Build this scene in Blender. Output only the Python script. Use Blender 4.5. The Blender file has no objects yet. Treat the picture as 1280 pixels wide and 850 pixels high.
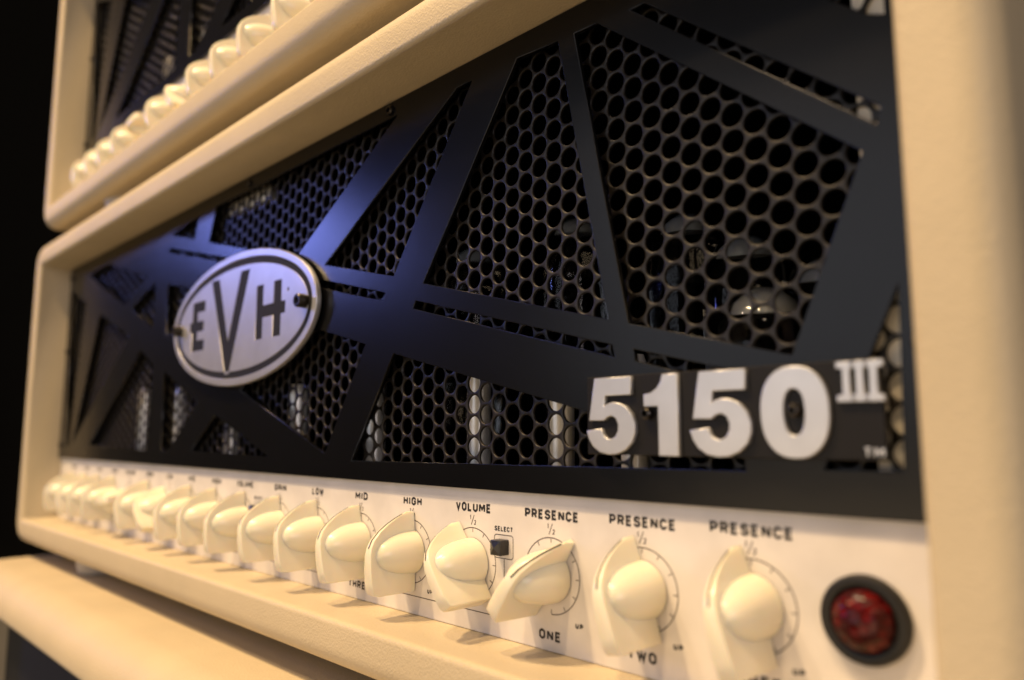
import bpy, bmesh, math, random
from mathutils import Vector, Matrix
random.seed(7)
S = 0.001                         # everything below is measured in millimetres
scene = bpy.context.scene
COL = scene.collection
ZOFF = 960.5                      # height of the face-plate origin above the floor

# ------------------------------------------------------------------ camera
F_PX, W_PX = 947.73, 1280.0
cam_pos = Vector((145.61, -(191.87 - 4.8), -99.23 + ZOFF)) * S
fwd = Vector((-0.70582572, 0.69759626, 0.12316455)).normalized()
upv = Vector((0.0880328, -0.08614005, 0.99238607))
right = fwd.cross(upv).normalized(); upv = right.cross(fwd).normalized()
cd = bpy.data.cameras.new('camera'); cam = bpy.data.objects.new('camera', cd); COL.objects.link(cam)
m = Matrix((right, upv, -fwd)).transposed().to_4x4(); m.translation = cam_pos
cam.matrix_world = m
cd.sensor_width = 36.0; cd.lens = F_PX / W_PX * 36.0
cd.clip_start = 0.01; cd.clip_end = 50
cd.dof.use_dof = True; cd.dof.focus_distance = 0.284; cd.dof.aperture_fstop = 5.7
cd.dof.aperture_blades = 9
scene.camera = cam

# ------------------------------------------------------------------ world, lamps, exposure
w = bpy.data.worlds.new('World'); scene.world = w; w.use_nodes = True
bg = w.node_tree.nodes['Background']
bg.inputs[0].default_value = (1.0, 0.80, 0.58, 1); bg.inputs[1].default_value = 0.04
vs = scene.view_settings
vs.view_transform = 'Standard'; vs.look = 'None'; vs.gamma = 1.0; vs.exposure = -0.14
scene.cycles.use_denoising = True
scene.cycles.max_bounces = 8
scene.cycles.sample_clamp_indirect = 4.0

def area_lamp(name, pos, target, size, power, color, size_y=None):
    l = bpy.data.lights.new(name, 'AREA'); l.energy = power; l.color = color; l.size = size
    if size_y: l.shape = 'RECTANGLE'; l.size_y = size_y
    o = bpy.data.objects.new(name, l); COL.objects.link(o)
    o.location = pos
    o.rotation_euler = (Vector(target) - Vector(pos)).to_track_quat('-Z', 'Y').to_euler()
    return o
CX, CZ = -0.10, (ZOFF - 60) * S
def from_dir(dx, dy, dz, dist):
    d = Vector((dx, dy, dz)).normalized() * dist
    return (CX + d.x, d.y, CZ + d.z)
T = (CX, 0, CZ)
WARM = (1.0, 0.68, 0.35)
area_lamp('ceiling_spot_steep', from_dir(-0.28, -0.42, 0.93, 2.4), T, 0.14, 68, WARM)
area_lamp('ceiling_spot_steep', from_dir(0.10, -0.46, 0.93, 2.5), T, 0.14, 40, WARM)
area_lamp('ceiling_spot_front', from_dir(0.42, -0.72, 0.66, 2.6), T, 0.14, 4, (1.0, 0.74, 0.48))
area_lamp('ceiling_spot_left', from_dir(-0.45, -0.50, 0.80, 2.6), T, 0.14, 24, (1.0, 0.72, 0.46))
area_lamp('blue_stage_lamp', (CX - 0.10 - 0.85 * 2.2, -0.45 * 2.2, CZ + 0.06 + 0.25 * 2.2), (CX - 0.10, 0, CZ + 0.06), 0.24, 5.4, (0.24, 0.30, 1.0), 0.22)
area_lamp('floor_bounce_fill', (CX, -1.9, 0.12), T, 2.4, 23, (1.0, 0.74, 0.46), 1.2)  # added warm fill lamp, stands in for bounce onto the undersides
area_lamp('fill_right', from_dir(0.86, -0.48, 0.18, 2.6), T, 1.2, 18, (0.97, 0.86, 0.86), 1.0)  # added cool fill lamp that brightens the right-hand side
area_lamp('hall_light', from_dir(-0.30, -0.93, 0.22, 3.0), T, 2.2, 13, (0.84, 0.88, 1.0), 1.3)

# ------------------------------------------------------------------ materials
def new_mat(name):
    mt = bpy.data.materials.new(name); mt.use_nodes = True
    return mt, mt.node_tree, mt.node_tree.nodes['Principled BSDF']
def setp(b, **kw):
    for k, v in kw.items():
        key = k.replace('_', ' ')
        if key in b.inputs: b.inputs[key].default_value = v
def obj_coords(nt):
    return nt.nodes.new('ShaderNodeTexCoord').outputs['Object']
def add_bump(nt, b, height, strength, dist):
    bp = nt.nodes.new('ShaderNodeBump'); bp.inputs['Strength'].default_value = strength
    bp.inputs['Distance'].default_value = dist
    nt.links.new(height, bp.inputs['Height']); nt.links.new(bp.outputs[0], b.inputs['Normal'])
def noise(nt, co, scale, detail=3, rough=0.55):
    n = nt.nodes.new('ShaderNodeTexNoise'); n.inputs['Scale'].default_value = scale
    n.inputs['Detail'].default_value = detail; n.inputs['Roughness'].default_value = rough
    nt.links.new(co, n.inputs['Vector']); return n
def ramp(nt, fac, stops):
    r = nt.nodes.new('ShaderNodeValToRGB')
    els = r.color_ramp.elements
    while len(els) < len(stops): els.new(0.5)
    for e, (p, c) in zip(els, stops): e.position = p; e.color = c
    nt.links.new(fac, r.inputs[0]); return r

def tolex(name, c1, c2, scale=1.0):
    mt, nt, b = new_mat(name); co = obj_coords(nt)
    n1 = noise(nt, co, 22 * scale, 4); r = ramp(nt, n1.outputs[0], [(0.3, c1), (0.7, c2)])
    nt.links.new(r.outputs[0], b.inputs['Base Color'])
    vo = nt.nodes.new('ShaderNodeTexVoronoi'); vo.inputs['Scale'].default_value = 1150 * scale
    nt.links.new(co, vo.inputs['Vector'])
    n2 = noise(nt, co, 700 * scale, 3, 0.6)
    ad = nt.nodes.new('ShaderNodeMath'); ad.operation = 'MULTIPLY_ADD'; ad.inputs[1].default_value = 0.6
    nt.links.new(vo.outputs['Distance'], ad.inputs[0]); nt.links.new(n2.outputs[0], ad.inputs[2])
    add_bump(nt, b, ad.outputs[0], 0.55, 0.0003)
    setp(b, Roughness=0.5); b.inputs['Specular IOR Level'].default_value = 0.4
    return mt
M = {}
M['tolex'] = tolex('ivory_tolex', (0.505, 0.43, 0.295, 1), (0.56, 0.475, 0.325, 1))
def plain(name, col, rough, metal=0.0, bump=None, spec=0.5, coat=0.0):
    mt, nt, b = new_mat(name); co = obj_coords(nt)
    n1 = noise(nt, co, 60, 3)
    lo = tuple(c * 0.92 for c in col) + (1,); hi = tuple(min(1, c * 1.06) for c in col) + (1,)
    r = ramp(nt, n1.outputs[0], [(0.3, lo), (0.7, hi)])
    nt.links.new(r.outputs[0], b.inputs['Base Color'])
    setp(b, Roughness=rough, Metallic=metal); b.inputs['Specular IOR Level'].default_value = spec
    b.inputs['Coat Weight'].default_value = coat
    if bump:
        n2 = noise(nt, co, bump[0], 3, 0.6); add_bump(nt, b, n2.outputs[0], bump[1], bump[2])
    return mt
M['plate'] = plain('black_powder_coat', (0.003, 0.003, 0.0034), 0.23, 0, (900, 0.07, 0.0002), 0.3)
def dust(mt, scale, thr, col):
    nt = mt.node_tree; b = nt.nodes['Principled BSDF']; co = obj_coords(nt)
    vo = nt.nodes.new('ShaderNodeTexVoronoi'); vo.inputs['Scale'].default_value = scale; nt.links.new(co, vo.inputs['Vector'])
    lt = nt.nodes.new('ShaderNodeMath'); lt.operation = 'LESS_THAN'; lt.inputs[1].default_value = thr
    nt.links.new(vo.outputs['Distance'], lt.inputs[0])
    mx = nt.nodes.new('ShaderNodeMix'); mx.data_type = 'RGBA'; src = b.inputs['Base Color'].links[0].from_socket
    nt.links.new(lt.outputs[0], mx.inputs['Factor']); nt.links.new(src, mx.inputs['A']); mx.inputs['B'].default_value = col
    nt.links.new(mx.outputs['Result'], b.inputs['Base Color'])
    n = noise(nt, co, 14, 4, 0.6); rr = b.inputs['Roughness'].default_value
    mr = nt.nodes.new('ShaderNodeMapRange'); mr.inputs['To Min'].default_value = rr * 0.85; mr.inputs['To Max'].default_value = rr * 1.2
    nt.links.new(n.outputs[0], mr.inputs['Value']); nt.links.new(mr.outputs[0], b.inputs['Roughness'])
dust(M['plate'], 70, 0.014, (0.22, 0.21, 0.20, 1))
M['sheet'] = plain('black_perforated_steel', (0.011, 0.009, 0.0075), 0.36, 0, (500, 0.12, 0.0002), 0.36)
M['panel'] = plain('white_panel_paint', (0.67, 0.64, 0.615), 0.38, 0, (300, 0.04, 0.0002), 0.45)
dust(M['panel'], 60, 0.016, (0.25, 0.21, 0.17, 1))
M['ink'] = plain('black_print', (0.015, 0.014, 0.014), 0.5)
M['fineink'] = plain('grey_brown_print', (0.07, 0.055, 0.05), 0.5)
M['silver'] = plain('satin_silver', (0.50, 0.51, 0.53), 0.36, 0.65, (140, 0.05, 0.0003), 0.5)
M['digit'] = plain('satin_silver_digits', (0.57, 0.58, 0.60), 0.33, 0.65, (120, 0.05, 0.0003), 0.5)
M['inlay'] = plain('dark_grey_inlay', (0.014, 0.014, 0.015), 0.6, 0, None, 0.2)
M['badgeblack'] = plain('black_name_plate', (0.009, 0.008, 0.008), 0.40, 0, None, 0.2)
M['screw'] = plain('black_oxide_screw', (0.05, 0.045, 0.04), 0.28, 0.9)
M['chrome'] = plain('bright_tin', (0.92, 0.91, 0.87), 0.28, 0.45, (90, 0.12, 0.0006))
M['inside'] = plain('black_chassis', (0.003, 0.003, 0.003), 0.8, 0, None, 0.0)
M['foot'] = plain('grey_rubber_foot', (0.35, 0.33, 0.30), 0.6)
M['batten'] = plain('cream_wood_batten', (0.90, 0.85, 0.76), 0.6)
M['cloth'] = None
M['bezel'] = plain('black_bezel', (0.010, 0.009, 0.008), 0.4, 0, (350, 0.05, 0.0002), 0.3)
M['button'] = plain('black_button', (0.010, 0.010, 0.010), 0.3)
M['wall'] = plain('dark_backdrop', (0.012, 0.011, 0.011), 0.9)
M['getter'] = plain('silver_getter', (0.86, 0.91, 0.94), 0.2, 0.6, (400, 0.3, 0.0006))
M['darkfloor'] = plain('dark_floor', (0.02, 0.018, 0.016), 0.7)
# ivory plastic
mt, nt, b = new_mat('ivory_plastic'); co = obj_coords(nt)
r = ramp(nt, noise(nt, co, 80, 2).outputs[0], [(0.3, (0.81, 0.755, 0.59, 1)), (0.7, (0.84, 0.79, 0.63, 1))])
nt.links.new(r.outputs[0], b.inputs['Base Color'])
setp(b, Roughness=0.27); b.inputs['Subsurface Weight'].default_value = 0.3
b.inputs['Subsurface Radius'].default_value = (0.004, 0.0025, 0.001); b.inputs['Subsurface Scale'].default_value = 1.0
add_bump(nt, b, noise(nt, co, 260, 2).outputs[0], 0.05, 0.0004)
M['ivory'] = mt
# black speaker cloth
mt, nt, b = new_mat('black_grille_cloth'); co = obj_coords(nt)
ck = nt.nodes.new('ShaderNodeTexChecker'); ck.inputs['Scale'].default_value = 700
nt.links.new(co, ck.inputs['Vector'])
ck.inputs[1].default_value = (0.010, 0.010, 0.010, 1); ck.inputs[2].default_value = (0.022, 0.021, 0.020, 1)
nt.links.new(ck.outputs[0], b.inputs['Base Color']); setp(b, Roughness=0.85)
M['cloth'] = mt
# red jewel
mt, nt, b = new_mat('red_jewel_glass'); co = obj_coords(nt)
vo = nt.nodes.new('ShaderNodeTexVoronoi'); vo.inputs['Scale'].default_value = 380; nt.links.new(co, vo.inputs['Vector'])
r = ramp(nt, vo.outputs['Distance'], [(0.05, (0.13, 0.004, 0.004, 1)), (0.6, (0.03, 0.001, 0.0014, 1))])
nt.links.new(r.outputs[0], b.inputs['Base Color'])
setp(b, Roughness=0.22); b.inputs['Specular IOR Level'].default_value = 0.25; b.inputs['Coat Weight'].default_value = 0.0; b.inputs['Coat Roughness'].default_value = 0.08
add_bump(nt, b, vo.outputs['Distance'], 0.5, 0.0008)
M['jewel'] = mt
# tube glass
mt, nt, b = new_mat('tube_glass'); co = obj_coords(nt)
r = ramp(nt, noise(nt, co, 30, 2).outputs[0], [(0.2, (0.9, 0.92, 0.94, 1)), (0.8, (1, 1, 1, 1))])
nt.links.new(r.outputs[0], b.inputs['Base Color'])
setp(b, Roughness=0.03); b.inputs['Transmission Weight'].default_value = 1.0; b.inputs['IOR'].default_value = 1.3
M['glass'] = mt

# ------------------------------------------------------------------ mesh helpers
def link(name, me, mat, parent=None, smooth=None):
    o = bpy.data.objects.new(name, me); COL.objects.link(o)
    if mat is not None:
        me.materials.append(M[mat])      # (keeps the material index of each face)
    if parent is not None: o.parent = parent
    if smooth is not None:
        me.polygons.foreach_set('use_smooth', [True] * len(me.polygons))
        if smooth < 180:
            me.set_sharp_from_angle(angle=math.radians(smooth))
    return o
def empty(name, loc, parent=None):
    o = bpy.data.objects.new(name, None); COL.objects.link(o); o.location = loc; o.parent = parent
    o.empty_display_size = 0.02
    return o
def tag(o, label, cat, group=None, kind=None):
    o['label'] = label
    if cat: o['category'] = cat
    if group: o['group'] = group
    if kind: o['kind'] = kind
    return o
XC, ZB = -253.6, -200.5          # centre of the head's base in plate coordinates
def P(x, n, z):                  # plate coordinates (mm, n towards the viewer from the plate front) -> head-local metres
    return ((x - XC) * S, -n * S, (z - ZB) * S)

def mesh_from(name, verts, faces):
    me = bpy.data.meshes.new(name); me.from_pydata(verts, [], faces); me.update(); return me
def box_mesh(name, x0, x1, n0, n1, z0, z1, bevel=0.0, seg=2):
    bm = bmesh.new(); bmesh.ops.create_cube(bm, size=1)
    for v in bm.verts:
        v.co = Vector(P(x0 + (v.co.x + .5) * (x1 - x0), n0 + (v.co.y + .5) * (n1 - n0), z0 + (v.co.z + .5) * (z1 - z0)))
    bmesh.ops.recalc_face_normals(bm, faces=bm.faces)
    if bevel: bmesh.ops.bevel(bm, geom=bm.edges[:], offset=bevel * S, segments=seg, affect='EDGES', profile=0.5)
    me = bpy.data.meshes.new(name); bm.to_mesh(me); bm.free(); return me
def shape_mesh(name, loops, n_back, n_front, bevel=0.0, res=1):
    """flat outline(s) in plate x,z, given a thickness from n_back to n_front with bevelled rims"""
    cu = bpy.data.curves.new(name, 'CURVE'); cu.dimensions = '2D'; cu.fill_mode = 'BOTH'
    th = (n_front - n_back)
    cu.extrude = max(th / 2 - bevel, 0.0001); cu.bevel_depth = bevel; cu.bevel_resolution = res; cu.offset = -bevel
    for lp in loops:
        sp = cu.splines.new('POLY'); sp.points.add(len(lp) - 1); sp.use_cyclic_u = True
        for p, (x, z) in zip(sp.points, lp): p.co = (x, z, 0, 1)
    ob = bpy.data.objects.new(name, cu); COL.objects.link(ob)
    dg = bpy.context.evaluated_depsgraph_get()
    me = bpy.data.meshes.new_from_object(ob.evaluated_get(dg))
    bpy.data.objects.remove(ob); bpy.data.curves.remove(cu)
    nm = (n_back + n_front) / 2
    for v in me.vertices: v.co = P(v.co.x, nm + v.co.z, v.co.y)
    bm = bmesh.new(); bm.from_mesh(me); bmesh.ops.remove_doubles(bm, verts=bm.verts, dist=1e-7)
    bmesh.ops.recalc_face_normals(bm, faces=bm.faces); bm.to_mesh(me); bm.free(); me.name = name
    return me
def lathe_mesh(name, x, z, prof, seg=32, sx=1.0, sz=1.0):
    """profile [(radius, n)] turned about the axis that stands out of the plate"""
    vs, fs = [], []
    for (rr, n) in prof:
        for k in range(seg):
            a = 2 * math.pi * k / seg
            vs.append(P(x + rr * sx * math.cos(a), n, z + rr * sz * math.sin(a)))
    for i in range(len(prof) - 1):
        for k in range(seg):
            k2 = (k + 1) % seg
            fs.append((i * seg + k, i * seg + k2, (i + 1) * seg + k2, (i + 1) * seg + k))
    fs.append(tuple(range(seg))); L = (len(prof) - 1) * seg; fs.append(tuple(L + k for k in range(seg))[::-1])
    me = mesh_from(name, vs, fs); bm = bmesh.new(); bm.from_mesh(me)
    bmesh.ops.remove_doubles(bm, verts=bm.verts, dist=1e-8)
    bmesh.ops.recalc_face_normals(bm, faces=bm.faces); bm.to_mesh(me); bm.free(); return me
def vlathe_mesh(name, x, n, prof, seg=28):
    """profile [(radius, z)] turned about an upright axis"""
    vs, fs = [], []
    for (rr, z) in prof:
        for k in range(seg):
            a = 2 * math.pi * k / seg
            vs.append(P(x + rr * math.cos(a), n + rr * math.sin(a), z))
    for i in range(len(prof) - 1):
        for k in range(seg):
            k2 = (k + 1) % seg
            fs.append((i * seg + k, i * seg + k2, (i + 1) * seg + k2, (i + 1) * seg + k))
    fs.append(tuple(range(seg))); L = (len(prof) - 1) * seg; fs.append(tuple(L + k for k in range(seg)))
    me = mesh_from(name, vs, fs); bm = bmesh.new(); bm.from_mesh(me)
    bmesh.ops.remove_doubles(bm, verts=bm.verts, dist=1e-8)
    bmesh.ops.recalc_face_normals(bm, faces=bm.faces); bm.to_mesh(me); bm.free(); return me
def ribbon(verts, faces, pts, width, n, closed=False):
    """flat stroke of constant width along a polyline, mitred at the joints"""
    N = len(pts); base = len(verts)
    for i in range(N):
        p = Vector(pts[i])
        a = Vector(pts[i - 1]) if (i > 0 or closed) else None
        c = Vector(pts[(i + 1) % N]) if (i < N - 1 or closed) else None
        d1 = (p - a).normalized() if a is not None else (c - p).normalized()
        d2 = (c - p).normalized() if c is not None else d1
        t = (d1 + d2)
        if t.length < 1e-6: t = d1
        t.normalize(); nr = Vector((-t.y, t.x)); den = max(nr.dot(Vector((-d1.y, d1.x))), 0.4)
        o = nr * (width / 2 / den)
        verts.append(P(p.x + o.x, n, p.y + o.y)); verts.append(P(p.x - o.x, n, p.y - o.y))
    for i in range(N if closed else N - 1):
        j = (i + 1) % N
        faces.append((base + 2 * i, base + 2 * i + 1, base + 2 * j + 1, base + 2 * j))

# squared stroke lettering, cap height 1
def _o(w, c=0.2): return [(c, 0), (w - c, 0), (w, c), (w, 1 - c), (w - c, 1), (c, 1), (0, 1 - c), (0, c)]
G = {
 'A': (.56, [[(0, 0), (0, .8), (.2, 1), (.36, 1), (.56, .8), (.56, 0)], [(0, .42), (.56, .42)]]),
 'C': (.54, [[(.54, .28), (.54, .2), (.34, 0), (.2, 0), (0, .2), (0, .8), (.2, 1), (.34, 1), (.54, .8), (.54, .72)]]),
 'E': (.48, [[(.48, 0), (0, 0), (0, 1), (.48, 1)], [(0, .52), (.42, .52)]]),
 'G': (.56, [[(.56, .72), (.56, .8), (.36, 1), (.2, 1), (0, .8), (0, .2), (.2, 0), (.36, 0), (.56, .2), (.56, .46), (.3, .46)]]),
 'H': (.56, [[(0, 0), (0, 1)], [(.56, 0), (.56, 1)], [(0, .52), (.56, .52)]]),
 'I': (.0, [[(0, 0), (0, 1)]]),
 'L': (.46, [[(0, 1), (0, 0), (.46, 0)]]),
 'M': (.76, [[(0, 0), (0, 1)], [(.03, .97), (.38, .3), (.73, .97)], [(.76, 1), (.76, 0)]]),
 'N': (.58, [[(0, 0), (0, 1)], [(.04, .97), (.54, .03)], [(.58, 0), (.58, 1)]]),
 'O': (.56, [_o(.56) + ['c']]),
 'D': (.56, [[(0, 0), (.36, 0), (.56, .2), (.56, .8), (.36, 1), (0, 1), 'c']]),
 'P': (.54, [[(0, 0), (0, 1), (.36, 1), (.54, .84), (.54, .6), (.36, .44), (0, .44)]]),
 'R': (.55, [[(0, 0), (0, 1), (.36, 1), (.54, .84), (.54, .62), (.36, .47), (0, .47)], [(.3, .47), (.55, 0)]]),
 'S': (.53, [[(0, .26), (0, .18), (.18, 0), (.36, 0), (.53, .17), (.53, .36), (.38, .5), (.16, .53), (0, .66), (0, .83), (.18, 1), (.35, 1), (.53, .84), (.53, .76)]]),
 'T': (.52, [[(0, 1), (.52, 1)], [(.26, 1), (.26, 0)]]),
 'U': (.56, [[(0, 1), (0, .2), (.2, 0), (.36, 0), (.56, .2), (.56, 1)]]),
 'V': (.58, [[(0, 1), (.29, 0), (.58, 1)]]),
 'W': (.80, [[(0, 1), (.2, 0), (.4, .8), (.6, 0), (.8, 1)]]),
 '1': (.2, [[(0, .82), (.2, 1), (.2, 0)]]),
 '2': (.5, [[(0, .8), (.16, 1), (.36, 1), (.5, .84), (.5, .62), (0, 0), (.5, 0)]]),
 ' ': (.3, []),
}
def lettering(name, text, cx, z0, height, width, weight, n, mat, parent):
    """strokes centred on cx, baseline z0; width None keeps natural width"""
    h = height - weight; gap = 0.10 if len(text) > 2 else 0.2
    nat = sum(G[c][0] for c in text) * h + (len(text) - 1) * (gap * h + weight) + weight
    k = 1.0 if width is None else (width - weight) / (nat - weight)
    x = cx - ((nat - weight) * k) / 2
    vs, fs = [], []; lay = 0
    for c in text:
        gw, strokes = G[c]
        for st in strokes:
            closed = st[-1] == 'c'; pts = st[:-1] if closed else st
            ribbon(vs, fs, [(x + px * h * k, z0 + weight / 2 + pz * h) for px, pz in pts], weight, n + 0.004 * lay, closed); lay = (lay + 1) % 5
        x += (gw * h + gap * h + weight) * k
    return link(name, mesh_from(name, vs, fs), mat, parent)

# ------------------------------------------------------------------ the setting
def quad_obj(name, pts, mat):
    o = link(name, mesh_from(name, pts, [(0, 1, 2, 3)]), mat); o['kind'] = 'structure'; return o
quad_obj('floor', [(-16, -6, 0), (6, -6, 0), (6, 1.4, 0), (-16, 1.4, 0)], 'darkfloor')
quad_obj('backdrop_wall', [(-16, 1.3, 0), (6, 1.3, 0), (6, 1.3, 14), (-16, 1.3, 14)], 'wall')

# ------------------------------------------------------------------ amplifier head
XL, XR, ZBOT, ZTOP, ZE = -602.2, 94.8, -169.5, 46.8, -119.0
LIP = 24.7; THK = 19.0; DEPTH = 270.0
def shell_mesh(name, xl, xr, zb, zt, thk, lip, depth, ro, ri, rb=6.0):
    prof = [(0.0, -depth), (0.0, -5.5)]
    for k in range(5):
        a = math.pi / 2 * k / 4; prof.append((ri - ri * math.cos(a), lip - ri + ri * math.sin(a)))
    for k in range(9):
        a = math.pi / 2 * k / 8; prof.append((thk - ro + ro * math.sin(a), lip - ro + ro * math.cos(a)))
    for k in range(4):
        a = math.pi / 2 * k / 3; prof.append((thk - rb + rb * math.cos(a), -depth + rb - rb * math.sin(a)))
    dirs = []
    for (cx, cz, a0) in ((xr, zt, 0), (xl, zt, 90), (xl, zb, 180), (xr, zb, 270)):
        for k in range(9): 
            a = math.radians(a0 + 90 * k / 8); dirs.append((cx, cz, math.cos(a), math.sin(a)))
    vs, fs = [], []; n = len(prof)
    for (cx, cz, ca, sa) in dirs:
        for (o, nn) in prof:
            vs.append(P(cx + o * ca, nn, cz + o * sa))
    Nd = len(dirs)
    for i in range(Nd):
        j = (i + 1) % Nd
        for k in range(n):
            l = (k + 1) % n
            fs.append((i * n + k, j * n + k, j * n + l, i * n + l))
    me = mesh_from(name, vs, fs); bm = bmesh.new(); bm.from_mesh(me)
    bmesh.ops.remove_doubles(bm, verts=bm.verts, dist=1e-7)
    bmesh.ops.recalc_face_normals(bm, faces=bm.faces)
    for f in bm.faces:           # inner walls behind the face plate coloured black: their shade put into the colour
        c = f.calc_center_median(); x, z = c.x / S + XC, c.z / S + ZB
        if c.y > 0.0055 and xl - .1 < x < xr + .1 and zb - .1 < z < zt + .1: f.material_index = 1
    bm.to_mesh(me); bm.free(); return me

OPEN = [
 [(717.3,41.7),(745.8,29.1),(1078,188.7),(989.6,443.5),(785.5,403.8)],
 [(786.5,12.2),(805,3.7),(1100.5,132),(1095.5,155)],
 [(646,72.6),(697,52),(760,399),(528.5,354)],
 [(519.7,375.8),(765,431),(768,446),(515,385.7)],
 [(791.6,436),(935,467),(938,487),(794,451)],
 [(571,109.5),(590,100.5),(491.8,345),(405.6,331)],
 [(390,347),(482,366),(479.4,376.5),(393,358)],
 [(270,258.4),(497,143.3),(370,322),(261,303)],
 [(213,293.5),(249,270.5),(243.8,299)],
 [(210.5,309.5),(300,324.5),(298,331),(212,315.4)],
 [(111,344.4),(136.3,330),(183,346.5),(155.7,381)],
 [(163.8,386),(194.4,353.6),(191,410)],
 [(209.6,355.6),(258,364),(250,398),(207.5,418)],
 [(90.5,363.8),(107.8,379),(85,557),(81,557)],
 [(125,393),(161,420),(89.5,555.5)],
 [(176,438),(191,455),(182,563.5),(111,556)],
 [(204.6,464),(246.5,504),(209,564),(200.5,562.5)],
 [(268.9,518.7),(335,571),(237.3,563.5)],
 [(370,403),(456.5,430),(405.5,567),(300,488),(332,440)],
 [(491.6,442),(930,574),(932,588.5),(438.7,575.8)],
 [(1122.6,353),(1130,589),(1030,587.5)],
 [(960,-30),(1103,-30),(1104.5,17),(1084,17)],
]
_camn = Vector((145.61, 191.87 - 4.8, -99.23))
def survey(u, v, n):             # where the surveyed sight line through a photo point meets the plate (x, z in mm)
    d = fwd * F_PX + right * (u - 640) - upv * (v - 425)
    dx, dn, dz = d.x, -d.y, d.z
    t = (n - _camn.y) / dn
    return (_camn.x + t * dx, _camn.z + t * dz)

PITCH = 8.0; NSH = -4.8
def sheet_mesh(name):
    vs, fs = [], []; seg = 18; R = 0.44 * PITCH; rim = 0.3; th = 1.0
    i0, i1 = int(-600 / (PITCH * .8660254)) + 1, int(92 / (PITCH * .8660254)) - 1
    hexd = [(math.cos(math.radians(60 * k)), math.sin(math.radians(60 * k))) for k in range(6)]
    HR = PITCH / math.sqrt(3)
    circ = [(math.cos(2 * math.pi * k / seg), math.sin(2 * math.pi * k / seg)) for k in range(seg)]
    outer = []
    for k in range(seg):         # hexagon outline sampled with the same count: 3 per side
        s, f = divmod(k, 3); a, c = hexd[s], hexd[(s + 1) % 6]
        outer.append((HR * (a[0] + (c[0] - a[0]) * f / 3), HR * (a[1] + (c[1] - a[1]) * f / 3)))
    rings = [(None, 0.0), (R + rim, 0.0), (R + rim * .3, -rim * .3), (R, -rim), (R, -th)]
    for i in range(i0, i1 + 1):
        x = i * PITCH * .8660254
        j = -6
        while True:
            z = -(j + (0.5 if i % 2 else 0.0)) * PITCH; j += 1
            if z > ZTOP - 5: continue
            if z < ZE + 4: break
            b = len(vs)
            for (rr, dn) in rings:
                for k in range(seg):
                    ox, oz = outer[k] if rr is None else (circ[k][0] * rr, circ[k][1] * rr)
                    vs.append(P(x + ox, NSH + dn, z + oz))
            for q in range(4):
                for k in range(seg):
                    l = (k + 1) % seg
                    fs.append((b + q * seg + k, b + q * seg + l, b + (q + 1) * seg + l, b + (q + 1) * seg + k))
    me = mesh_from(name, vs, fs)
    return me

def knob_mesh(name):
    """chicken-head knob about the origin, in millimetre axes turned to metres: x across, z along the pointer, -y out"""
    st = [(-15.0, 16.6, 2.5), (-14.7, 17.9, 2.8), (-13.6, 18.9, 2.9), (-10, 19.7, 2.85), (-5, 20.3, 2.65), (0, 20.5, 2.3), (3, 20.1, 1.95), (6, 18.7, 1.65),
          (9, 15.8, 1.3), (11.5, 12.2, 1.0), (13.5, 8.3, .7), (15.0, 4.8, .45), (15.6, 3.2, .3)]
    vs, fs = [], []
    for (u, h, wt) in st:
        wt *= 0.92; wb = wt + 0.65; e = min(.35, wt * .5)
        loop = [(-wb, 0), (-wb + .15, h * .35), (-wt, h - e), (-wt + e * .35, h - e * .3), (-wt + e, h), (-.0, h + .12), (wt - e if wt > e else 0, h), (wt - e * .35, h - e * .3), (wt, h - e), (wb - .15, h * .35), (wb, 0)]
        for (xx, nn) in loop: vs.append((xx * S, -nn * S, u * S))
    n = 11
    for i in range(len(st) - 1):
        for k in range(n):
            l = (k + 1) % n
            fs.append((i * n + k, i * n + l, (i + 1) * n + l, (i + 1) * n + k))
    fs.append(tuple(range(n))); L = (len(st) - 1) * n; fs.append(tuple(L + k for k in range(n)))
    seg = 36; b = len(vs); rows = 12
    prof = [(8.6, 0.0), (8.6, 1.2)]
    for k in range(1, rows + 1):
        a = math.pi / 2 * k / rows
        prof.append((8.5 * math.cos(a) ** 0.92 if k < rows else 0.02, 1.4 + 17.2 * math.sin(a)))
    for (rr, nn) in prof:
        for k in range(seg):
            a = 2 * math.pi * k / seg; vs.append((rr * math.cos(a) * S, -nn * S, rr * math.sin(a) * S))
    for i in range(len(prof) - 1):
        for k in range(seg):
            l = (k + 1) % seg; fs.append((b + i * seg + k, b + i * seg + l, b + (i + 1) * seg + l, b + (i + 1) * seg + k))
    me = mesh_from(name, vs, fs); bm = bmesh.new(); bm.from_mesh(me)
    bmesh.ops.recalc_face_normals(bm, faces=bm.faces); bm.to_mesh(me); bm.free()
    # dark indicator line lying in the ridge
    iv, jf = [], []
    prev = None
    for (u, h, wt) in [(s0[0], s0[1], s0[2]) for s0 in st if s0[0] >= 3 and s0[0] < 15.5]:
        hw = min(.27, wt * .6)
        iv += [(-hw * S, -(h + .22) * S, u * S), (hw * S, -(h + .22) * S, u * S)]
        k = len(iv)
        if k >= 4: jf.append((k - 4, k - 3, k - 1, k - 2))
    ind = mesh_from('indicator_line', iv, jf)
    return me, ind

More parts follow.
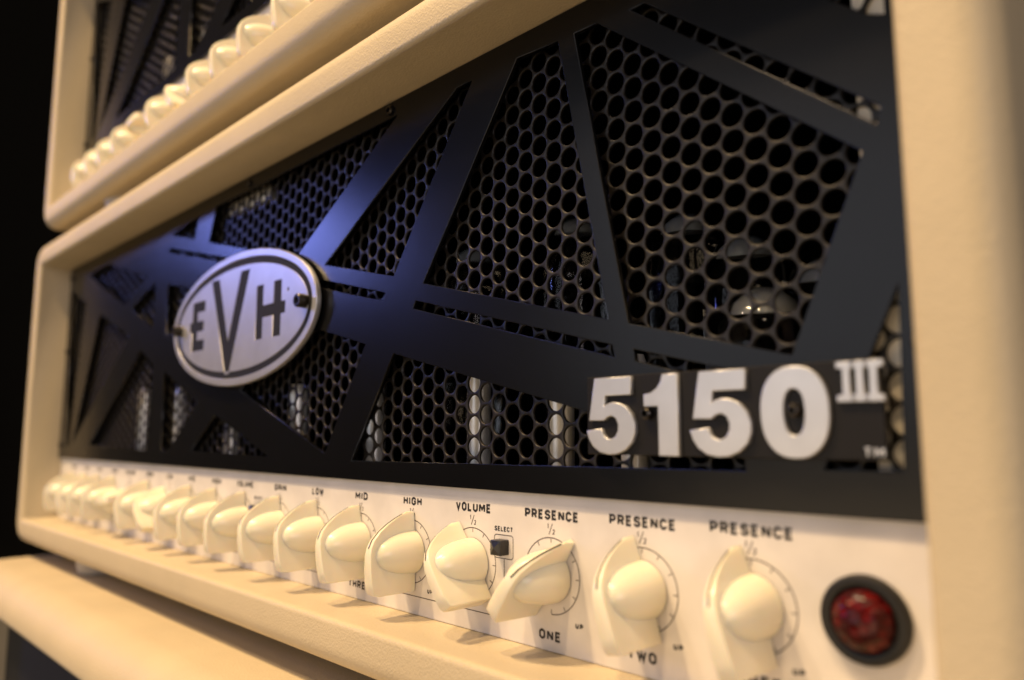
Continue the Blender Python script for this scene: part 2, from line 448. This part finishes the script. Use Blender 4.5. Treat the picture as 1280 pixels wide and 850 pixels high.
NP = -2.4                        # control-panel surface behind the plate front
KX = [-561,-527.5,-496.6,-461.6,-428.5,-391,-356.6,-321.8,-286.7,-250.9,-211.7,-175.6,-139.3,-102.9,-66.5,-27.8,8.6,43.6]
KZ = -145.4
KNAME = ['GAIN','LOW','MID','HIGH','VOLUME']*3 + ['PRESENCE']*3
KANG = [4,-6,0,3,-100,-8,-38,-4,-3,2,-4,-5,-7,2,-31,39,-13,-13]
def digit5(x, z):
    pts = [(3.5,23.2),(17.3,23.2),(17.2,17.7),(7.6,17.7),(7.0,14.4),(8.2,15.2),(10.2,15.7),(12.5,15.5),(15.2,14.4),(17.3,12.2),(18.4,9.4),(18.5,6.6),(17.4,3.8),(14.9,1.5),(11.8,.25),(8.7,0),(5.4,.6),(2.7,2.3),(1.0,4.7),(.2,7.2),(6.0,7.9),(6.6,6.2),(7.8,5.0),(9.4,4.6),(11.2,5.4),(12.2,7.2),(12.3,9.0),(11.5,10.8),(10.0,11.6),(8.4,11.3),(7.0,10.2),(1.2,10.2)]
    return [[(x + a, z + c) for a, c in pts]]
def digit1(x, z):
    pts = [(6.7,23.2),(11.7,23.2),(11.7,0),(5.0,0),(5.0,14.0),(.1,14.0),(.1,17.6),(2.6,18.0),(4.6,19.2),(6.0,21.0)]
    return [[(x + a, z + c) for a, c in pts]]
def supell(cx, cz, a, b, p=2.3, N=48):
    out = []
    for k in range(N):
        t = 2 * math.pi * k / N; c, s = math.cos(t), math.sin(t)
        out.append((cx + a * math.copysign(abs(c) ** (2 / p), c), cz + b * math.copysign(abs(s) ** (2 / p), s)))
    return out
def rect(x0, x1, z0, z1): return [(x0, z0), (x1, z0), (x1, z1), (x0, z1)]
def arc_pts(cx, cz, r, a0, a1, N): # clock angles from twelve, in degrees
    return [(cx + r * math.sin(math.radians(a0 + (a1 - a0) * k / N)), cz + r * math.cos(math.radians(a0 + (a1 - a0) * k / N))) for k in range(N + 1)]
def screw(x, z, n0, parent, r=2.6, h=2.6, socket=True):
    prof = [(r, n0), (r, n0 + h - .5), (r - .5, n0 + h)]
    if socket: prof += [(r * .55, n0 + h), (r * .5, n0 + h - .3), (r * .5, n0 + h - 1.6), (.01, n0 + h - 1.6)]
    else: prof += [(.01, n0 + h + .15)]
    return link('screw', lathe_mesh('screw', x, z, prof, 18), 'screw', parent, 35)

def build_head():
    root = empty('amplifier_head', (XC * S, 0, (ZB + ZOFF) * S))
    link('cabinet_shell', shell_mesh('cabinet_shell', XL, XR, ZBOT, ZTOP, THK, LIP, DEPTH, 9.0, 2.2), 'tolex', root, 50).data.materials.append(M['inside'])
    # face plate with its openings
    loops = [rect(XL + .2, XR - .2, ZE, ZTOP - .2)]
    for op in OPEN: loops.append([survey(u, v, 0) for u, v in op])
    loops[-1] = [(min(x, XR - 3), min(z, ZTOP - 3)) for x, z in loops[-1]]
    plate = link('face_plate', shape_mesh('face_plate', loops, -2.0, 0.0, 0.22, 1), 'plate', root)
    for x, z in ((-256.7, 42.6), (-597.5, -27.3), (-597.5, 38), (-597.5, -108), (89.3, -78.0), (89.3, 36), (60, 43.0), (-120, 42.8)):
        screw(x, z, 0.0, plate, 2.2, 1.5)
    link('perforated_sheet', sheet_mesh('perforated_sheet'), 'sheet', root, 60)
    # chassis behind
    link('chassis_tray', box_mesh('chassis_tray', XL + 6, XR - 6, -160, -7.2, ZBOT + 2, ZE - 2.5), 'inside', root)
    link('back_panel', box_mesh('back_panel', XL + .3, XR - .3, -DEPTH + 22, -DEPTH + 10, ZBOT + .3, ZTOP - .3), 'inside', root)
    link('end_batten', box_mesh('end_batten', 75.5, XR - .3, -24, -6.4, ZE + 1, ZTOP - .3, 1.0), 'batten', root, 50)
    for x, top, sn in ((-472,-64,-25),(-400,-66,-25),(-318,-84,-25),(-238,-72,-25),(-188,-66,-42),(-107,-62,-42),(-58,-66,-42),(-22,-70,-42)):
        prof = [(5.2, ZE - 2.2), (5.2, top - 6), (4.8, top - 3), (4.2, top - 1.5), (3.8, top), (2, top), (.01, top)]
        sh = link('tube_shield', vlathe_mesh('tube_shield', x, sn, prof), 'chrome', root, 40)
    link('bright_block', box_mesh('bright_block', -300, -250, -14, -8.5, 34, 44, .8), 'chrome', root, 40)  # made-up bright block that gives the pale spots behind the sheet
    for x, nn, top in ((44, -60, -42), (13, -64, -28), (36, -31, -55), (-24, -84, -8), (-90, -90, 5), (-170, -95, 5)):
        bse = link('tube_socket', vlathe_mesh('tube_socket', x, nn, [(17, ZE - 2.2), (17, ZE + 14), (15, ZE + 16), (.01, ZE + 16)]), 'inside', root, 40)
        gl = link('vacuum_tube', vlathe_mesh('vacuum_tube', x, nn, [(14, ZE + 16.2), (15.5, ZE + 24), (16, top - 30), (15.2, top - 12), (11, top - 3), (5, top), (.01, top)]), 'glass', root, 60)
        link('getter_cap', vlathe_mesh('getter_cap', x, nn, [(8, top - 9), (7, top - 6), (4.6, top - 4), (2, top - 3), (.01, top - 3)]), 'getter', gl, 60)
        link('tube_anode', vlathe_mesh('tube_anode', x, nn, [(9, ZE + 26), (9, top - 34), (6, top - 30), (.01, top - 30)], 10), 'inside', gl, 30)
    link('output_transformer', box_mesh('output_transformer', -470, -390, -190, -110, ZE - 2.2, -10, 3), 'inside', root, 40)
    # control panel
    panel = link('control_panel', box_mesh('control_panel', XL + .25, XR - .25, NP - 2.0, NP, ZBOT + .15, ZE + 4, .15, 1), 'panel', root)
    kme, ime = knob_mesh('knob')
    TN = NP + 0.05
    for i, x in enumerate(KX):
        dz = {17: 1.3, 16: .6}.get(i, 0.0); KZi = KZ + dz
        k = link('knob', kme, 'ivory', root, 30) if i == 0 else None
        if i: k = bpy.data.objects.new('knob', kme); COL.objects.link(k); k.parent = root
        k.location = P(x, NP + 0.4, KZi); k.rotation_euler = (0, math.radians(KANG[i]), 0)
        if i == 0: il = link('indicator_line', ime, 'ink', k)
        else: il = bpy.data.objects.new('indicator_line', ime); COL.objects.link(il); il.parent = k
        # printed scale
        vs, fs = [], []
        ribbon(vs, fs, arc_pts(x, KZi, 12.2, -150, 180, 44), .34, TN)
        for a in range(-150, 181, 30):
            s_, c_ = math.sin(math.radians(a)), math.cos(math.radians(a))
            ribbon(vs, fs, [(x + 11.9 * s_, KZi + 11.9 * c_), (x + 10.6 * s_, KZi + 10.6 * c_)], .3, TN + .004)
        link('dial_scale', mesh_from('dial_scale', vs, fs), 'fineink', panel)
        nat = {'PRESENCE': 25.0, 'VOLUME': 20.0}.get(KNAME[i])
        if nat is None: nat = {'GAIN': 12.6, 'LOW': 10.6, 'MID': 9.8, 'HIGH': 12.4}[KNAME[i]]
        lettering('knob_lettering', KNAME[i], x, -127.5 + dz, 3.3, nat * .96, .82, TN, 'ink', panel)
        lettering('half_mark', '1', x - 1.35, -130.4 + dz, 1.7, None, .32, TN, 'fineink', panel)
        lettering('half_mark', '2', x + 1.2, -132.1 + dz, 1.7, None, .32, TN, 'fineink', panel)
        vs, fs = [], []; ribbon(vs, fs, [(x - .9, -132.2 + dz), (x + .7, -128.6 + dz)], .32, TN)
        link('half_mark', mesh_from('half_mark', vs, fs), 'fineink', panel)
        lettering('up_lettering', 'UP', x + 11.8, -160.3 + dz, 1.7, 3.2, .5, TN, 'ink', panel)
    for c, txt in enumerate(('ONE', 'TWO', 'THREE')):
        xa, xb = KX[c * 5] - 8, KX[c * 5 + 4] + 16.5; xm = KX[c * 5 + 2] - 0.5; hw = {'ONE': 6.5, 'TWO': 6.5, 'THREE': 9.6}[txt]
        lettering('channel_lettering', txt, xm, -165.0, 3.3, {'ONE': 9.6, 'TWO': 10.2, 'THREE': 16}[txt], .82, TN, 'ink', panel)
        vs, fs = [], []
        ribbon(vs, fs, [(xa, -158.5), (xa, -162.4), (xm - hw, -162.4)], .34, TN)
        ribbon(vs, fs, [(xm + hw, -162.4), (xb, -162.4)] + ([(xb, -142.4)] if c else []), .34, TN)
        link('bracket_line', mesh_from('bracket_line', vs, fs), 'fineink', panel)
        xp = KX[15 + c]
        lettering('channel_lettering', txt, xp - .8, -166.0 + c * .8, 3.3, {'ONE': 9.6, 'TWO': 10.4, 'THREE': 16}[txt], .82, TN, 'ink', panel)
        if c:
            sx = xb - 0.3
            lettering('select_lettering', 'SELECT', sx, -133.2, 1.75, 9.2, .42, TN, 'ink', panel)
            fr = []
            for (qx, qz, a0) in ((sx + 3.7, -135.4, 0), (sx + 3.7, -141.4, 90), (sx - 3.7, -141.4, 180), (sx - 3.7, -135.4, 270)):
                fr += arc_pts(qx, qz, 1.0, a0, a0 + 90, 4)
            vs, fs = [], []; ribbon(vs, fs, fr, .3, TN, True)
            link('button_outline', mesh_from('button_outline', vs, fs), 'fineink', panel)
            bt = link('select_button', box_mesh('select_button', sx - 2.6, sx + 2.6, NP - .5, NP + 4.2, -141.0, -135.8, .35), 'button', root, 40)
            px = lambda x_, z_, n_: P(x_, n_, z_)
            link('dished_face', mesh_from('dished_face', [px(sx - 2.1, -140.5, NP + 4.26), px(sx + 2.1, -140.5, NP + 4.26), px(sx + 2.1, -136.3, NP + 4.26), px(sx - 2.1, -136.3, NP + 4.26), px(sx, -138.4, NP + 5.0)],
                 [(0, 1, 4), (1, 2, 4), (2, 3, 4), (3, 0, 4)]), 'button', bt)
    # pilot lamp
    lx, lz = 72.6, -142.5
    lamp = link('pilot_lamp', lathe_mesh('pilot_lamp', lx, lz, [(10.3, NP - .3), (10.3, NP + 1.8), (9.8, NP + 2.7), (8.8, NP + 3.0), (7.7, NP + 2.6), (7.3, NP + 1.8), (.01, NP + 1.7)], 48), 'bezel', root, 40)
    vs, fs = [], []; rings = [(7.25, 1.8), (7.1, 3.2), (6.2, 4.8), (4.6, 6.0), (2.5, 6.7)]; seg = 14
    for q, (rr, nn) in enumerate(rings):
        for k in range(seg):
            a = 2 * math.pi * (k + .5 * (q % 2)) / seg; vs.append(P(lx + rr * math.cos(a), NP + nn, lz + rr * math.sin(a)))
    vs.append(P(lx, NP + 7.0, lz))
    for q in range(len(rings) - 1):
        for k in range(seg):
            l = (k + 1) % seg; A, B, C_, D_ = q * seg + k, q * seg + l, (q + 1) * seg + k, (q + 1) * seg + l
            if q % 2 == 0: fs += [(A, B, C_), (B, D_, C_)]
            else: fs += [(A, D_, C_), (A, B, D_)]
    for k in range(seg): fs.append((4 * seg + k, 4 * seg + (k + 1) % seg, len(vs) - 1))
    jw = link('jewel', mesh_from('jewel', vs, fs), 'jewel', lamp); jw['label'] = 'faceted dark red jewel lens'
    # oval badge
    bx, bz = -257.6, -35.8
    ell = lambda a, b_, N=128: [(bx + a * math.cos(2 * math.pi * k / N), bz + b_ * math.sin(2 * math.pi * k / N)) for k in range(N)]
    badge = link('oval_badge', shape_mesh('oval_badge', [ell(86, 36.2)], 2.0, 3.95, .3, 2), 'inlay', root)
    link('rim', shape_mesh('rim', [ell(87, 37), ell(82.8, 33.0)], 1.8, 4.4, .35, 2), 'silver', badge)
    # silver field with the letters cut through to the dark base
    E_ = [(-313.6,-20.5),(-295.6,-20.5),(-295.6,-26.8),(-306,-26.8),(-306,-32.4),(-297,-32.4),(-297,-38.6),(-306,-38.6),(-306,-43.8),(-295.6,-43.8),(-295.6,-50.2),(-313.6,-50.2),(-313.6,-38.6),(-317.2,-38.6),(-317.2,-32.4),(-313.6,-32.4)]
    V_ = [(-288,-10.6),(-277.6,-10.6),(-263.0,-48),(-249.8,-10.2),(-238.8,-10.2),(-260.4,-66.4),(-265,-66.4)]
    H_ = [(-230.2,-21.2),(-222.4,-21.2),(-222.4,-32.6),(-211,-32.6),(-211,-21.2),(-202.8,-21.2),(-202.8,-32.6),(-198.4,-32.6),(-198.4,-39),(-202.8,-39),(-202.8,-50.2),(-211,-50.2),(-211,-39),(-222.4,-39),(-222.4,-50.2),(-230.2,-50.2)]
    E_, V_, H_ = ([(a - 2.8, c + .4) for a, c in q] for q in (E_, V_, H_))
    dot = [(-199 + 1.1 * math.cos(k * math.pi / 5), -27 + 1.1 * math.sin(k * math.pi / 5)) for k in range(10)]
    link('badge_field', shape_mesh('badge_field', [ell(78.8, 29.1), E_, V_, H_, dot], 3.4, 4.2, .12, 1), 'silver', badge)
    for sx in (bx - 76, bx + 76): screw(sx, bz + .4, 3.6, badge, 3.4, 5.5); 
    for sx in (bx - 70, bx + 70): link('standoff', lathe_mesh('standoff', sx, bz, [(3, .0), (3, 2.1), (.01, 2.1)], 16), 'screw', badge, 40)
    # name plate
    npl = link('name_plate', box_mesh('name_plate', -7.0, 81.4, 1.6, 3.2, -105.4, -81.7, .2, 1), 'badgeblack', root)
    zb = -105.4
    link('digit', shape_mesh('digit', digit5(-6.4, zb), 3.0, 4.7, .28, 2), 'digit', npl)
    link('digit', shape_mesh('digit', digit1(15.2, zb), 3.0, 4.7, .28, 2), 'digit', npl)
    link('digit', shape_mesh('digit', digit5(30.3, zb), 3.0, 4.7, .28, 2), 'digit', npl)
    link('digit', shape_mesh('digit', [supell(60.4, -93.8, 8.9, 11.5), supell(60.4, -93.8, 2.7, 5.8)], 3.0, 4.7, .28, 2), 'digit', npl)
    x0, zt = 70.7, -82.1
    for (a, c) in ((1.9, 3.7), (5.0, 6.8), (8.1, 9.9)):
        link('numeral', shape_mesh('numeral', [[(x0 + a - 1.45, zt), (x0 + c + 1.45, zt), (x0 + c + 1.45, zt - 1.5), (x0 + c, zt - 1.8), (x0 + c, zt - 7.8), (x0 + c + 1.45, zt - 8.1), (x0 + c + 1.45, zt - 9.6), (x0 + a - 1.45, zt - 9.6), (x0 + a - 1.45, zt - 8.1), (x0 + a, zt - 7.8), (x0 + a, zt - 1.8), (x0 + a - 1.45, zt - 1.5)]], 3.0, 4.5, .18, 2), 'digit', npl)
    lettering('trade_mark', 'TM', 78.6, -104.6, 2.3, 4.6, .45, 3.25, 'digit', npl)
    for sx, sz in ((16.2, -93.4), (60.4, -93.4)): screw(sx, sz, 3.0, npl, 1.7, 2.6)
    for sx in (2, 74): link('standoff', lathe_mesh('standoff', sx, -93.5, [(2, .0), (2, 1.7), (.01, 1.7)], 12), 'screw', npl, 40)
    # feet
    for fx in (-478, -30):
        for fn in (-4, -220):
            link('foot', vlathe_mesh('foot', fx, fn, [(15, ZB), (17, ZB + 1.5), (19, ZBOT - THK + .2), (.01, ZBOT - THK + .2)], 24), 'foot', root, 40)
    # recessed handle on the right-hand end
    link('side_handle', box_mesh('side_handle', XR + THK - 1, XR + THK + 2.5, -190, -8, -120, -50, 2), 'inside', root, 40)
    return root

main = build_head()
tag(main, 'ivory amplifier head with black face plate, oval badge and silver 5150 III lettering', 'amplifier', 'stacked ivory amplifier heads')

def copy_tree(o, parent=None):
    c = o.copy(); COL.objects.link(c); c.parent = parent
    for ch in list(o.children): copy_tree(ch, c)
    return c
upper = copy_tree(main)
upper.location = main.location + Vector((12 * S, 0, (ZTOP + THK - (ZBOT - THK) + (ZBOT - THK - ZB)) * S))
tag(upper, 'ivory amplifier head stacked on top of the one with the 5150 name plate', 'amplifier', 'stacked ivory amplifier heads')

# ------------------------------------------------------------------ speaker cabinet underneath
cab = empty('speaker_cabinet', (XC * S, 0, 0))
tag(cab, 'ivory speaker cabinet with rolled front edge carrying the amplifier heads', 'speaker cabinet')
_zb = ZB; ZB = -ZOFF             # cabinet parts are measured from the floor
CT = _zb
link('cabinet_shell', shell_mesh('cabinet_shell', -600, 93, -ZOFF + 25, CT - 25, 25, 59, 300, 21.0, 3.0), 'tolex', cab, 50).data.materials.append(M['inside'])
link('grille_cloth', box_mesh('grille_cloth', -599.5, 92.5, 20, 28, -ZOFF + 25.5, CT - 25.5, 1), 'cloth', cab)
link('back_panel', box_mesh('back_panel', -599.5, 92.5, -290, -275, -ZOFF + 25.5, CT - 25.5), 'inside', cab)
ZB = _zb
